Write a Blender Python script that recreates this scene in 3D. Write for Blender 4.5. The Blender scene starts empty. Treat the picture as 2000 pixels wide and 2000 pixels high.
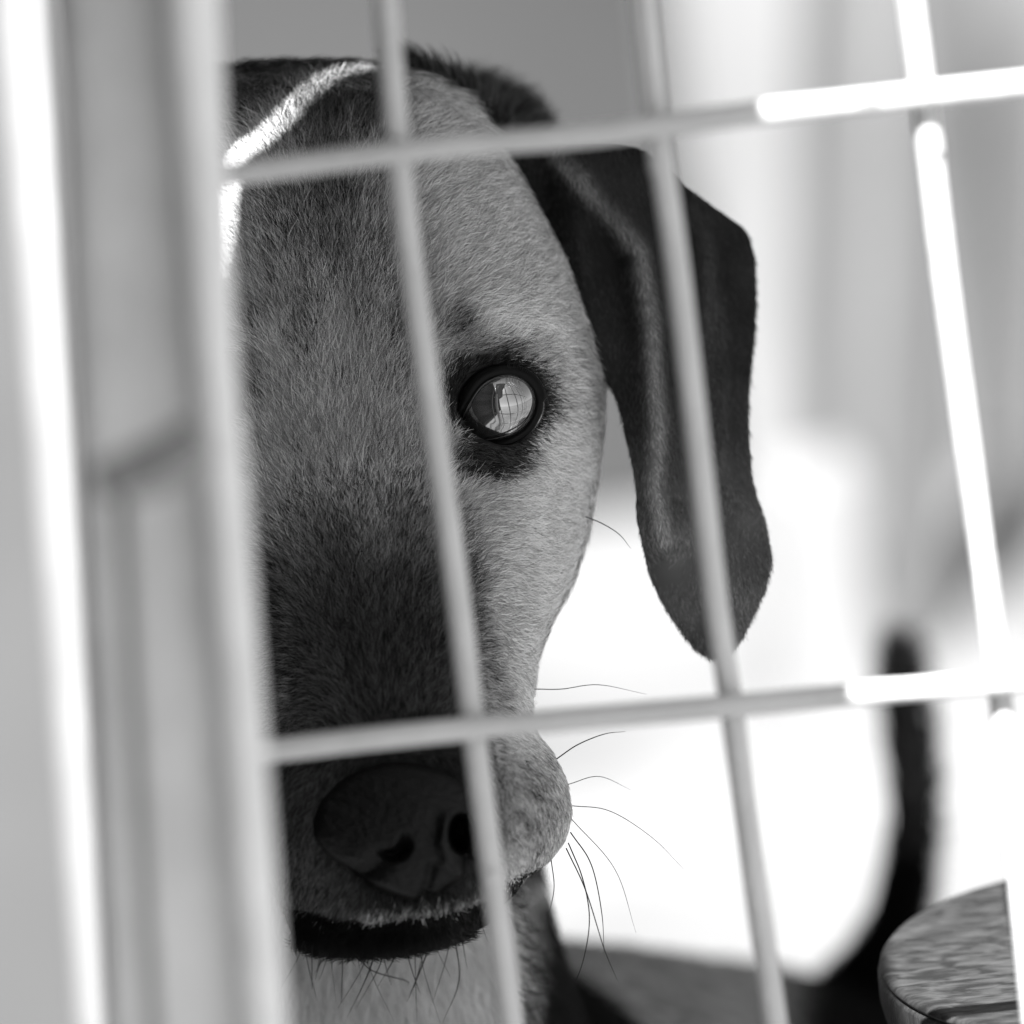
import bpy, bmesh, math, random
import numpy as np
from mathutils import Matrix, Vector, noise

rng = np.random.default_rng(7)
random.seed(7)
SC = bpy.context.scene
COL = SC.collection

# ------------------------------------------------------------------ camera
PITCH, ROLL, DIST, CAMZ = math.radians(11), math.radians(7.3), 1.8, 0.90
TH = 0.09                                     # tan of half the field of view (200 mm on 36 mm)
cd = bpy.data.cameras.new('camera')
cam = bpy.data.objects.new('camera', cd)
COL.objects.link(cam)
SC.camera = cam
cd.lens, cd.sensor_width, cd.sensor_height = 200, 36, 36
cd.clip_start, cd.clip_end = 0.05, 500
cd.dof.use_dof = True
cd.dof.focus_distance = DIST + 0.004
cd.dof.aperture_fstop = 4.0
MW = (Matrix.Translation((0, 0, CAMZ)) @ Matrix.Rotation(math.pi/2 - PITCH, 4, 'X')
      @ Matrix.Rotation(-ROLL, 4, 'Z'))
cam.matrix_world = MW
CR = np.array(MW.to_3x3()); CP = np.array(MW.translation)
U = 966.0 / (TH * DIST)                       # picture units per metre at the dog


def P(px, py, z=0.0):
    """a point of the scene: offsets across the view at the dog's distance, z units nearer than the eye's plane"""
    px, py, z = np.broadcast_arrays(np.asarray(px, float), np.asarray(py, float), np.asarray(z, float))
    d = DIST - z / U
    k = TH * d / 966.0
    loc = np.stack([(px - 966) * k, -(py - 966) * k, -d], -1)
    return loc @ CR.T + CP


def unP(w):
    loc = (np.asarray(w) - CP) @ CR
    d = -loc[..., 2]
    return loc[..., 0] / (TH * d) * 966 + 966, -loc[..., 1] / (TH * d) * 966 + 966, (DIST - d) * U


RIGHT, UP, FWD = CR[:, 0], CR[:, 1], -CR[:, 2]
# ------------------------------------------------------------------ sun and sky
# the sun stands high behind the camera, on the photographer's side
want = np.array([-0.05, -0.60, 0.78]); want /= np.linalg.norm(want)
SUN = want
sl = bpy.data.lights.new('sun', 'SUN'); sun = bpy.data.objects.new('sun', sl); COL.objects.link(sun)
sl.energy, sl.angle, sl.color = 5.0, math.radians(0.5), (1, 1, 1)
sun.rotation_euler = Vector(SUN).to_track_quat('Z', 'Y').to_euler()
print('SUN', SUN, 'elev', math.degrees(math.asin(SUN[2])))
wd = bpy.data.worlds.new("World"); SC.world = wd; wd.use_nodes = True
wn = wd.node_tree; wn.nodes.clear()
sk = wn.nodes.new('ShaderNodeTexSky'); sk.sky_type = 'NISHITA'; sk.sun_disc = False
sk.sun_elevation = math.asin(SUN[2]); sk.sun_rotation = math.atan2(SUN[0], SUN[1])
bwn = wn.nodes.new('ShaderNodeRGBToBW'); bg = wn.nodes.new('ShaderNodeBackground'); wo = wn.nodes.new('ShaderNodeOutputWorld')
bg.inputs[1].default_value = 0.05
wn.links.new(sk.outputs[0], bwn.inputs[0]); wn.links.new(bwn.outputs[0], bg.inputs[0]); wn.links.new(bg.outputs[0], wo.inputs[0])
SC.view_settings.view_transform = 'Standard'; SC.view_settings.look = 'None'
SC.view_settings.exposure = 2.5; SC.view_settings.gamma = 1
SC.render.engine = 'CYCLES'
SC.cycles.max_bounces = 6; SC.cycles.diffuse_bounces = 3; SC.cycles.glossy_bounces = 3
SC.cycles.transparent_max_bounces = 6
SC.cycles.use_denoising = True
SC.render.film_transparent = False
try: SC.cycles_curves.shape = 'RIBBONS'
except Exception: pass


# ------------------------------------------------------------------ helpers
def mat(name, build):
    m = bpy.data.materials.new(name); m.use_nodes = True
    nt = m.node_tree; nt.nodes.clear()
    o = nt.nodes.new('ShaderNodeOutputMaterial')
    b = nt.nodes.new('ShaderNodeBsdfPrincipled')
    nt.links.new(b.outputs[0], o.inputs[0])
    build(nt, b)
    return m


def gray(v): return (v, v, v, 1)


def noisemix(nt, b, v0, v1, scale=5, detail=4, stretch=None, coord='Object', bump=0, bscale=None, rough=0.5, lo=0.3, hi=0.7, dist=0.0, rot=None):
    tc = nt.nodes.new('ShaderNodeTexCoord'); src = tc.outputs[coord]
    if stretch or rot:
        mp = nt.nodes.new('ShaderNodeMapping')
        if stretch: mp.inputs['Scale'].default_value = stretch
        if rot: mp.inputs['Rotation'].default_value = rot
        nt.links.new(src, mp.inputs[0]); src = mp.outputs[0]
    n = nt.nodes.new('ShaderNodeTexNoise'); n.inputs['Scale'].default_value = scale; n.inputs['Detail'].default_value = detail
    n.inputs['Distortion'].default_value = dist
    nt.links.new(src, n.inputs['Vector'])
    r = nt.nodes.new('ShaderNodeMapRange'); r.inputs[1].default_value = lo; r.inputs[2].default_value = hi
    r.inputs[3].default_value = v0; r.inputs[4].default_value = v1
    nt.links.new(n.outputs[0], r.inputs[0]); nt.links.new(r.outputs[0], b.inputs['Base Color'])
    b.inputs['Roughness'].default_value = rough
    if bump:
        n2 = nt.nodes.new('ShaderNodeTexNoise'); n2.inputs['Scale'].default_value = bscale or scale * 4; n2.inputs['Detail'].default_value = 5
        nt.links.new(src, n2.inputs['Vector'])
        bm_ = nt.nodes.new('ShaderNodeBump'); bm_.inputs['Strength'].default_value = bump; bm_.inputs['Distance'].default_value = 0.002
        nt.links.new(n2.outputs[0], bm_.inputs['Height']); nt.links.new(bm_.outputs[0], b.inputs['Normal'])
    return r


def simple(name, v, rough=0.5, **k):
    def f(nt, b):
        noisemix(nt, b, v * 0.88, v * 1.1, rough=rough, **k)
    return mat(name, f)


def link(name, me, m=None, parent=None):
    o = bpy.data.objects.new(name, me); COL.objects.link(o)
    if m: me.materials.append(m)
    if parent: o.parent = parent
    return o


def mesh_np(name, verts, faces, smooth=True):
    me = bpy.data.meshes.new(name)
    me.from_pydata([tuple(v) for v in verts], [], [tuple(f) for f in faces])
    if smooth: me.polygons.foreach_set('use_smooth', [True] * len(me.polygons))
    me.update()
    return me


def tag(o, label, cat, group=None, kind=None):
    o['label'] = label; o['category'] = cat
    if group: o['group'] = group
    if kind: o['kind'] = kind
    return o


def empty(name, loc):
    o = bpy.data.objects.new(name, None); COL.objects.link(o); o.location = loc; o.empty_display_size = 0.05
    return o


def loft_faces(nr, nc, cap=True):
    f = []
    for i in range(nr - 1):
        for j in range(nc):
            a, b = i * nc + j, i * nc + (j + 1) % nc
            f.append((a, b, b + nc, a + nc))
    if cap:
        f.append(tuple(range(nc - 1, -1, -1))); f.append(tuple(range((nr - 1) * nc, nr * nc)))
    return f


def catmull(pts, n):
    pts = np.asarray(pts, float)
    if len(pts) == 2:
        t = np.linspace(0, 1, n)[:, None]; return pts[0] * (1 - t) + pts[1] * t
    q = np.vstack([2 * pts[0] - pts[1], pts, 2 * pts[-1] - pts[-2]])
    out = []
    ts = np.linspace(0, len(pts) - 1, n)
    for t in ts:
        i = min(int(t), len(pts) - 2); f = t - i
        p0, p1, p2, p3 = q[i:i + 4]
        out.append(0.5 * ((2 * p1) + (p2 - p0) * f + (2 * p0 - 5 * p1 + 4 * p2 - p3) * f * f + (3 * p1 - p0 - 3 * p2 + p3) * f ** 3))
    return np.array(out)


def tube(path, rad, n=60, nc=20, sx=1.0, sz=1.0, up=(0, 0, 1)):
    """closed tapering tube; path Nx3, rad N"""
    A = np.column_stack([np.asarray(path, float), np.asarray(rad, float)])
    A = catmull(A, n)
    p, r = A[:, :3], np.maximum(A[:, 3], 1e-4)
    t = np.gradient(p, axis=0); t /= np.linalg.norm(t, axis=1)[:, None]
    up = np.asarray(up, float)
    V = []
    for i in range(n):
        a = np.cross(up, t[i])
        if np.linalg.norm(a) < 1e-3: a = np.cross((1, 0, 0), t[i])
        a /= np.linalg.norm(a); b = np.cross(t[i], a)
        th = np.linspace(0, 2 * math.pi, nc, endpoint=False)
        V.append(p[i] + r[i] * (np.cos(th)[:, None] * a * sx + np.sin(th)[:, None] * b * sz))
    return np.vstack(V), loft_faces(n, nc)


def join(parts):
    V, F, k = [], [], 0
    for v, f in parts:
        V.append(v); F += [tuple(i + k for i in q) for q in f]; k += len(v)
    return np.vstack(V), F


def smooth01(x): x = np.clip(x, 0, 1); return x * x * (3 - 2 * x)


def gauss(x, y, cx, cy, sx, sy, ang=0):
    c, s = math.cos(ang), math.sin(ang)
    dx, dy = x - cx, y - cy
    a, b = dx * c + dy * s, -dx * s + dy * c
    return np.exp(-(a / sx) ** 2 - (b / sy) ** 2)


def segdist(x, y, pts):
    """distance to a polyline"""
    best = np.full(np.shape(x), 1e9)
    for (x0, y0), (x1, y1) in zip(pts[:-1], pts[1:]):
        dx, dy = x1 - x0, y1 - y0
        t = np.clip(((x - x0) * dx + (y - y0) * dy) / (dx * dx + dy * dy), 0, 1)
        best = np.minimum(best, np.hypot(x - x0 - t * dx, y - y0 - t * dy))
    return best


def box(c, s, rot=None, bevel=0):
    bm = bmesh.new(); bmesh.ops.create_cube(bm, size=1)
    bmesh.ops.scale(bm, vec=s, verts=bm.verts)
    if bevel: bmesh.ops.bevel(bm, geom=list(bm.edges), offset=bevel, segments=3, affect='EDGES', profile=0.6)
    if rot is not None: bmesh.ops.transform(bm, matrix=rot, verts=bm.verts)
    bmesh.ops.translate(bm, vec=c, verts=bm.verts)
    v = np.array([q.co[:] for q in bm.verts]); f = [tuple(x.index for x in q.verts) for q in bm.faces]
    bm.free(); return v, f


# ------------------------------------------------------------------ setting
def g_ground(nt, b):
    noisemix(nt, b, 0.07, 0.155, scale=2.2, detail=6, rough=0.85, bump=0.5, bscale=60)
ground_m = mat('pale_concrete', g_ground)
gv = np.array([(-60, -60, 0), (60, -60, 0), (60, 60, 0), (-60, 60, 0)], float)
g = link('ground', mesh_np('ground', gv, [(0, 1, 2, 3)], False), ground_m); g['kind'] = 'structure'

WALLY = 4.55


def wall_piece(name, x0, x1, y, z1, m, th=0.15, label=None, cat='wall'):
    v, f = box(((x0 + x1) / 2, y + th / 2, z1 / 2), (x1 - x0, th, z1), bevel=0.01)
    o = link(name, mesh_np(name, v, f, False), m)
    tag(o, label, cat)
    return o


wall_l = mat('dark_render', lambda nt, b: noisemix(nt, b, 0.018, 0.027, scale=2.2, detail=5, rough=0.9, bump=0.6, bscale=40))
wall_r = mat('mottled_render', lambda nt, b: noisemix(nt, b, 0.06, 0.16, scale=3.4, detail=1.5, rough=0.9, lo=0.38, hi=0.62, stretch=(1, 1, 0.6), rot=(0, 0.6, 0)))
wall_piece('kennel_wall', -2, 0.17, WALLY, 2.2, wall_l, label='dark grey rendered kennel wall behind the dog, above its head')
wall_m = mat('pale_render', lambda nt, b: noisemix(nt, b, 0.10, 0.15, scale=3, detail=3, rough=0.9))
wall_piece('back_wall', 0.18, 1.2, WALLY + 0.05, 2.2, wall_m, label='light grey back wall seen between the dark kennel wall and the mottled wall')
wall_piece('yard_wall', 0.375, 4, 3.98, 2.2, wall_r, label='pale mottled yard wall out of focus behind the right of the fence')

v, f = box((-0.80, -0.6, 1.3), (0.12, 6.4, 2.6), bevel=0.01)  # unseen wall added to darken the light from the left
o = link('added_side_wall', mesh_np('added_side_wall', v, f, False), mat('dark_sky_blocker', lambda nt, b: noisemix(nt, b, 0.010, 0.018, scale=5, rough=0.9)))
tag(o, 'added unseen dark wall blocking light from the sky to the left of the gate', 'wall')
plank_m = mat('grey_plank', lambda nt, b: noisemix(nt, b, 0.03, 0.05, scale=5, stretch=(8, 8, 1), rough=0.8))
block_m = mat('pale_block', lambda nt, b: noisemix(nt, b, 0.13, 0.17, scale=5, rough=0.8))


def gpt(px, py):
    """where the ground is seen at a place in the view"""
    d = P(px, py) - CP
    return CP + d * (-CP[2] / d[2])


def slab_obj(name, a, b, w, dp, m):
    ax_ = (b - a); L_ = np.linalg.norm(ax_)
    v, f = box((0, 0, L_ / 2), (w, dp, L_), bevel=0.004)
    R = Vector((0, 0, 1)).rotation_difference(Vector(ax_ / L_)).to_matrix()
    v = np.array([R @ Vector(q) for q in v])
    o = link(name, mesh_np(name, v, f, False), m); o.location = a
    return o


a = gpt(1705, 1235); o = slab_obj('plank', a, a + np.array([0.17, 0.12, 0.95]), 0.06, 0.02, plank_m)
tag(o, 'blurred dark grey plank leaning on the yard wall above the dog\'s tail', 'plank')
a = gpt(1545, 1235); o = slab_obj('plank', a, a + np.array([0.16, 0.12, 1.1]), 0.045, 0.02, plank_m)
tag(o, 'blurred thinner grey plank leaning on the yard wall nearer the dog\'s ear', 'plank')
a = gpt(1580, 1440); o = slab_obj('block', a, a + np.array([0.0, 0.0, 0.2]), 0.06, 0.1, block_m)
tag(o, 'blurred pale grey block standing on the bright ground left of the tail', 'block')
v, f = box((0, 0, 0.65), (0.30, 0.02, 1.3), bevel=0.003)
sp_ = P(300, 966, -5000); o = link('side_panel', mesh_np('side_panel', v - np.array([0.15, 0, 0]), f, False), mat('grey_panel', lambda nt, b: noisemix(nt, b, 0.052, 0.065, scale=6, rough=0.7)))
o.location = (sp_[0], sp_[1], 0); o.rotation_euler = (0, 0, 0)
tag(o, 'plain grey upright panel at the far left behind the white pole', 'panel')

# ------------------------------------------------------------------ the dog
K = np.array([  # y, xl, xm, xr, zf, zs, back, p
 [126, 560, 600, 640, -330, -345, 60, 2.0],
 [132, 420, 608, 722, -290, -340, 150, 2.2],
 [150, 350, 615, 790, -248, -340, 220, 2.3],
 [180, 310, 620, 860, -200, -335, 270, 2.4],
 [230, 270, 620, 905, -145, -325, 320, 2.4],
 [300, 240, 625, 948, -85, -312, 360, 2.5],
 [400, 215, 630, 1012, -30, -302, 400, 2.5],
 [500, 205, 637, 1066, 0, -300, 420, 2.4],
 [600, 200, 645, 1104, 10, -300, 420, 2.4],
 [700, 195, 655, 1133, 5, -300, 420, 2.4],
 [780, 200, 664, 1134, 10, -300, 420, 2.4],
 [900, 225, 680, 1122, 35, -298, 400, 2.3],
 [1000, 265, 695, 1106, 65, -285, 360, 2.3],
 [1100, 330, 712, 1075, 95, -245, 300, 2.3],
 [1180, 400, 724, 1035, 120, -205, 250, 2.3],
 [1250, 440, 736, 1010, 140, -170, 210, 2.4],
 [1330, 462, 750, 1001, 165, -135, 180, 2.5],
 [1380, 468, 758, 1008, 180, -112, 160, 2.5],
 [1420, 460, 764, 1042, 192, -95, 150, 2.5],
 [1470, 448, 772, 1067, 205, -75, 140, 2.5],
 [1530, 440, 782, 1079, 215, -60, 140, 2.5],
 [1580, 446, 788, 1068, 218, -45, 130, 2.5],
 [1620, 470, 792, 1040, 218, -30, 120, 2.5],
 [1650, 505, 794, 1000, 214, -15, 110, 2.5],
 [1690, 525, 795, 965, 204, 0, 100, 2.5],
 [1735, 545, 785, 920, 186, 15, 90, 2.4],
 [1755, 553, 770, 885, 170, 25, 80, 2.3],
 [1772, 560, 752, 840, 152, 35, 70, 2.2],
 [1786, 580, 720, 785, 128, 42, 50, 2.1],
 [1794, 610, 690, 735, 105, 50, 30, 2.0],
 [1798, 640, 665, 690, 90, 56, 15, 2.0]], float)


def prof(y):
    return [np.interp(y, K[:, 0], K[:, i]) for i in range(1, 8)]


LIP = [(430, 1665), (552, 1700), (620, 1722), (703, 1732), (784, 1722), (864, 1708), (908, 1690), (960, 1660), (1010, 1632)]
EYE = (938, 757)
# the lid opening, clockwise, round the eye's centre
LID = [(852, 838), (862, 800), (877, 762), (895, 731), (918, 711), (946, 703), (975, 706), (1000, 721), (1014, 748), (1010, 781),
       (993, 809), (966, 827), (934, 836), (900, 840), (872, 846)]


def zface(x, y):
    """depth of the face's surface"""
    xl, xm, xr, zf, zs, bk, p = prof(y)
    s = np.where(x >= xm, (x - xm) / np.maximum(xr - xm, 1), (xm - x) / np.maximum(xm - xl, 1))
    s = np.clip(s, 0, 1)
    z = zs + (zf - zs) * np.sqrt(np.clip(1 - s ** p, 0, 1))
    fade = np.sqrt(np.clip(1 - s ** 4, 0, 1))
    xm0 = xm
    d = 0
    for sg in (1, -1):
        q = xm0 + sg * (x - xm0)                # mirrored detail
        d = d + 34 * gauss(q, y, 925, 628, 105, 34, 0.1) - 24 * gauss(q, y, 930, 672, 90, 14, 0.05)
        d = d - 26 * gauss(q, y, 850, 760, 55, 90) + 12 * gauss(q, y, 945, 765, 105, 100)
        d = d + 26 * gauss(q, y, 1015, 905, 90, 60, -0.4) - 32 * gauss(q, y, 950, 1130, 70, 170, -0.1)
        d = d + 34 * gauss(q, y, 1005, 1520, 62, 95) - (30 if sg == 1 else 0) * np.exp(-(segdist(q, y, [(925, 1400), (938, 1500), (948, 1640)]) / 13) ** 2)
        d = d + 12 * np.exp(-(segdist(q, y, [(905, 1150), (930, 1230), (965, 1330)]) / 14) ** 2) - 12 * np.exp(-(segdist(q, y, [(892, 1160), (912, 1240), (948, 1340)]) / 9) ** 2)
        d = d + 16 * gauss(q, y, 800, 400, 120, 160)
    d = d - 20 * np.exp(-((x - xm) / 34) ** 2) * smooth01((y - 250) / 200) * smooth01((860 - y) / 250)
    d = d - 14 * np.exp(-(segdist(x, y, [(770, 560), (762, 640), (775, 700)]) / 14) ** 2)
    # mouth: the lower lip lies back behind the upper one
    ly = np.interp(x, [a for a, _ in LIP], [b for _, b in LIP])
    st = smooth01((y - ly + 4) / 12) * smooth01((1020 - x) / 60)
    d = d - 46 * st + 30 * np.exp(-((y - ly - 44) / 20) ** 2) * smooth01((960 - x) / 60)
    d = d + 9 * np.exp(-((y - ly + 16) / 14) ** 2)
    # eye openings
    for cx in (EYE[0], 2 * 662 - EYE[0]):
        r = np.hypot((x - cx) / 75, (y - 765) / 72)
        d = d - 110 * smooth01((1.0 - r) / 0.12)
    return z + d * fade


def head_part():
    ys = np.concatenate([[126, 128, 130, 132, 136, 142], np.arange(150, 1780, 6), [1780, 1784, 1788, 1791, 1794, 1796, 1798]]).astype(float)
    nc = 300
    th = np.linspace(0, 2 * math.pi, nc, endpoint=False)
    V = []
    for y in ys:
        xl, xm, xr, zf, zs, bk, p = prof(y)
        c, s = np.cos(th), np.sin(th)
        x = np.where(c >= 0, xm + (xr - xm) * np.sign(c) * np.abs(c) ** 0.9, xm + (xm - xl) * np.sign(c) * np.abs(c) ** 0.9)
        zfr = zface(x, np.full(nc, y)) - 150 * smooth01((0.84 - np.hypot((x - 762) / 152, (y - 1572) / 120)) / 0.12)
        sb = np.where(c >= 0, (x - xm) / max(xr - xm, 1), (xm - x) / max(xm - xl, 1))
        zb = zs - bk * np.sqrt(np.clip(1 - sb ** 2, 0, 1))
        z = np.where(s >= 0, zfr, zb)
        V.append(P(x, y, z))
    return np.vstack(V), loft_faces(len(ys), nc)


EL = np.array([[270, 1080, 1150], [276, 1020, 1195], [286, 960, 1222], [300, 940, 1245], [350, 940, 1297], [390, 960, 1350], [425, 980, 1398], [445, 990, 1413], [480, 1000, 1421],
 [600, 1050, 1421], [700, 1140, 1416], [750, 1160, 1415], [790, 1172, 1416], [850, 1185, 1420], [890, 1191, 1421], [930, 1198, 1427],
 [980, 1205, 1441], [1050, 1218, 1452], [1080, 1226, 1447], [1110, 1240, 1440], [1160, 1262, 1418], [1195, 1283, 1403], [1215, 1299, 1390], [1226, 1312, 1378], [1233, 1324, 1367], [1238, 1340, 1354]], float)
RIDGE = [(1050, 285), (1100, 345), (1160, 415), (1205, 470), (1228, 613), (1240, 809), (1232, 921), (1250, 1010)]
EDGE2 = [(1300, 390), (1330, 480), (1352, 620), (1356, 800), (1350, 900), (1400, 960)]


def zear(x, y):
    z = -255 - 0.30 * (x - 1100) * smooth01((900 - y) / 500) + 60 * smooth01((y - 500) / 700)
    z = z - 110 * smooth01((1110 - x) / 90) * smooth01((720 - y) / 100)
    z = z + 60 * np.exp(-(segdist(x, y, RIDGE) / 42) ** 2)
    z = z - 45 * smooth01((x - np.interp(y, [b for _, b in EDGE2], [a for a, _ in EDGE2])) / 26) * smooth01((1010 - y) / 160)
    z = z - 35 * gauss(x, y, 1290, 700, 40, 240)
    z = z - 60 * gauss(x, y, 1130, 420, 40, 160, -0.35)
    z = z + 20 * gauss(x, y, 1330, 1090, 70, 80) + 14 * np.sin(y / 75.0 + x / 60.0) * smooth01((y - 800) / 300)
    return z


def ear_part(mirror=False):
    ys = np.concatenate([np.arange(270, 300, 3), np.arange(300, 1200, 5), np.arange(1200, 1230, 3), [1231, 1233, 1235, 1236, 1237]]).astype(float)
    nc = 120; th = np.linspace(0, 2 * math.pi, nc, endpoint=False)
    V = []
    for y in ys:
        a, b = np.interp(y, EL[:, 0], EL[:, 1]), np.interp(y, EL[:, 0], EL[:, 2])
        a = a + 4 * math.sin(y / 61.0) + 2 * math.sin(y / 23.0); b = b + 5 * math.sin(y / 83.0 + 1)
        x = (a + b) / 2 + (b - a) / 2 * np.cos(th)
        z = zear(x, np.full(nc, y)) + 17 * np.sin(th)
        if mirror: x = 660 - (x - 660) * 0.58
        V.append(P(x, y, z))
    f = loft_faces(len(ys), nc)
    if mirror: f = [tuple(reversed(q)) for q in f]
    return np.vstack(V), f


def Pv(l): return [P(*q) for q in l]


# neck, trunk, tail and legs
neck = tube(Pv([(600, 420, -560), (615, 800, -640), (640, 1250, -700), (675, 1650, -740), (700, 2050, -800), (760, 2400, -1100)]),
            [0.042, 0.052, 0.054, 0.056, 0.072, 0.085], n=70, nc=48, up=(1, 0, 0))
nape = tube(Pv([(740, 310, -560), (900, 270, -700), (965, 350, -660)]), [0.008, 0.0150, 0.008], n=24, nc=24)
c1, c2, c3, c4 = P(760, 2330, -900), P(960, 2370, -1500), P(1180, 2350, -2100), P(1500, 2370, -2900)
trunk = tube([P(730, 2320, -820), c1, c2, c3, c4, P(1600, 2400, -3200)], [0.05, 0.098, 0.112, 0.110, 0.105, 0.05], n=60, nc=48, sx=0.9)
tail = tube(Pv([(1480, 2250, -3050), (1520, 2060, -3080), (1590, 1930, -3060), (1650, 1830, -3020), (1695, 1730, -3000), (1718, 1600, -3000), (1722, 1500, -3000),
                (1712, 1400, -3080), (1700, 1320, -3250), (1692, 1250, -3500), (1680, 1210, -3750)]),
            [0.045, 0.034, 0.022, 0.015, 0.0115, 0.0100, 0.0098, 0.0095, 0.009, 0.008, 0.003], n=90, nc=24)
print('trunk heights', c1[2], c4[2], 'eye', P(938, 757)[2], 'stool', P(2160, 1775)[2])


def leg(top, fwd, hind):
    x, y, z = top
    f = np.array([fwd[0], fwd[1], 0]); f = f / np.linalg.norm(f)
    if hind:
        pts = [top, top + f * 0.05 - (0, 0, z * 0.38), top - f * 0.05 - (0, 0, z * 0.68), top - f * 0.04 - (0, 0, z * 0.93), top + f * 0.02 - (0, 0, z * 0.955), top + f * 0.05 - (0, 0, z * 0.96)]
        r = [0.06, 0.042, 0.017, 0.016, 0.02, 0.012]
    else:
        pts = [top, top - f * 0.015 - (0, 0, z * 0.35), top - (0, 0, z * 0.66), top - (0, 0, z * 0.92), top + f * 0.03 - (0, 0, z * 0.95), top + f * 0.055 - (0, 0, z * 0.957)]
        r = [0.05, 0.034, 0.019, 0.017, 0.02, 0.012]
    return tube(pts, r, n=40, nc=20, up=(f[1], -f[0], 0))


ax = (c1 - c4); ax[2] = 0; ax /= np.linalg.norm(ax); side = np.array([-ax[1], ax[0], 0])
legs = [leg(c1 + side * 0.05 - (0, 0, 0.02), ax, False), leg(c1 - side * 0.05 - (0, 0, 0.02), ax, False),
        leg(c4 + side * 0.05 - (0, 0, 0.01), ax, True), leg(c4 - side * 0.05 - (0, 0, 0.01), ax, True)]
ev, ef = join([head_part(), neck, nape, trunk, tail] + legs)
raw = mesh_np('dog_raw', ev, ef)
tmp = bpy.data.objects.new('tmp', raw); COL.objects.link(tmp)
md = tmp.modifiers.new('r', 'REMESH'); md.mode = 'VOXEL'; md.voxel_size = 0.0021; md.adaptivity = 0
sm = tmp.modifiers.new('s', 'SMOOTH'); sm.factor = 0.5; sm.iterations = 3
dg = bpy.context.evaluated_depsgraph_get()
body = bpy.data.meshes.new_from_object(tmp.evaluated_get(dg)); body.name = 'dog'
bpy.data.objects.remove(tmp)
# the thin ears join the body after it has been fused, so that their edges stay clean
bv = np.empty(len(body.vertices) * 3); body.vertices.foreach_get('co', bv); bv = bv.reshape(-1, 3)
bf = [tuple(q.vertices) for q in body.polygons]
jv, jf = join([(bv, bf), ear_part(), ear_part(True)])
body = mesh_np('dog', jv, jf)
BASE = np.array([c1[0], c1[1], 0.0])
nv = len(body.vertices)
co = np.empty(nv * 3); body.vertices.foreach_get('co', co); co = co.reshape(-1, 3)
nrm = np.empty(nv * 3); body.vertices.foreach_get('normal', nrm); nrm = nrm.reshape(-1, 3)
print('dog verts', nv)


def fbm(x, y, s, seed=0):
    """cheap smooth noise in picture units"""
    out = 0
    r = np.random.default_rng(seed)
    for k in range(7):
        a = r.uniform(0, 2 * math.pi); f = r.uniform(0.6, 1.8) / s
        out = out + np.sin(x * math.cos(a) * f * 6.28 + y * math.sin(a) * f * 6.28 + r.uniform(0, 6.28) + 1.3 * np.sin(y * f * 3.1 + k))
    return out / 7


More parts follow.
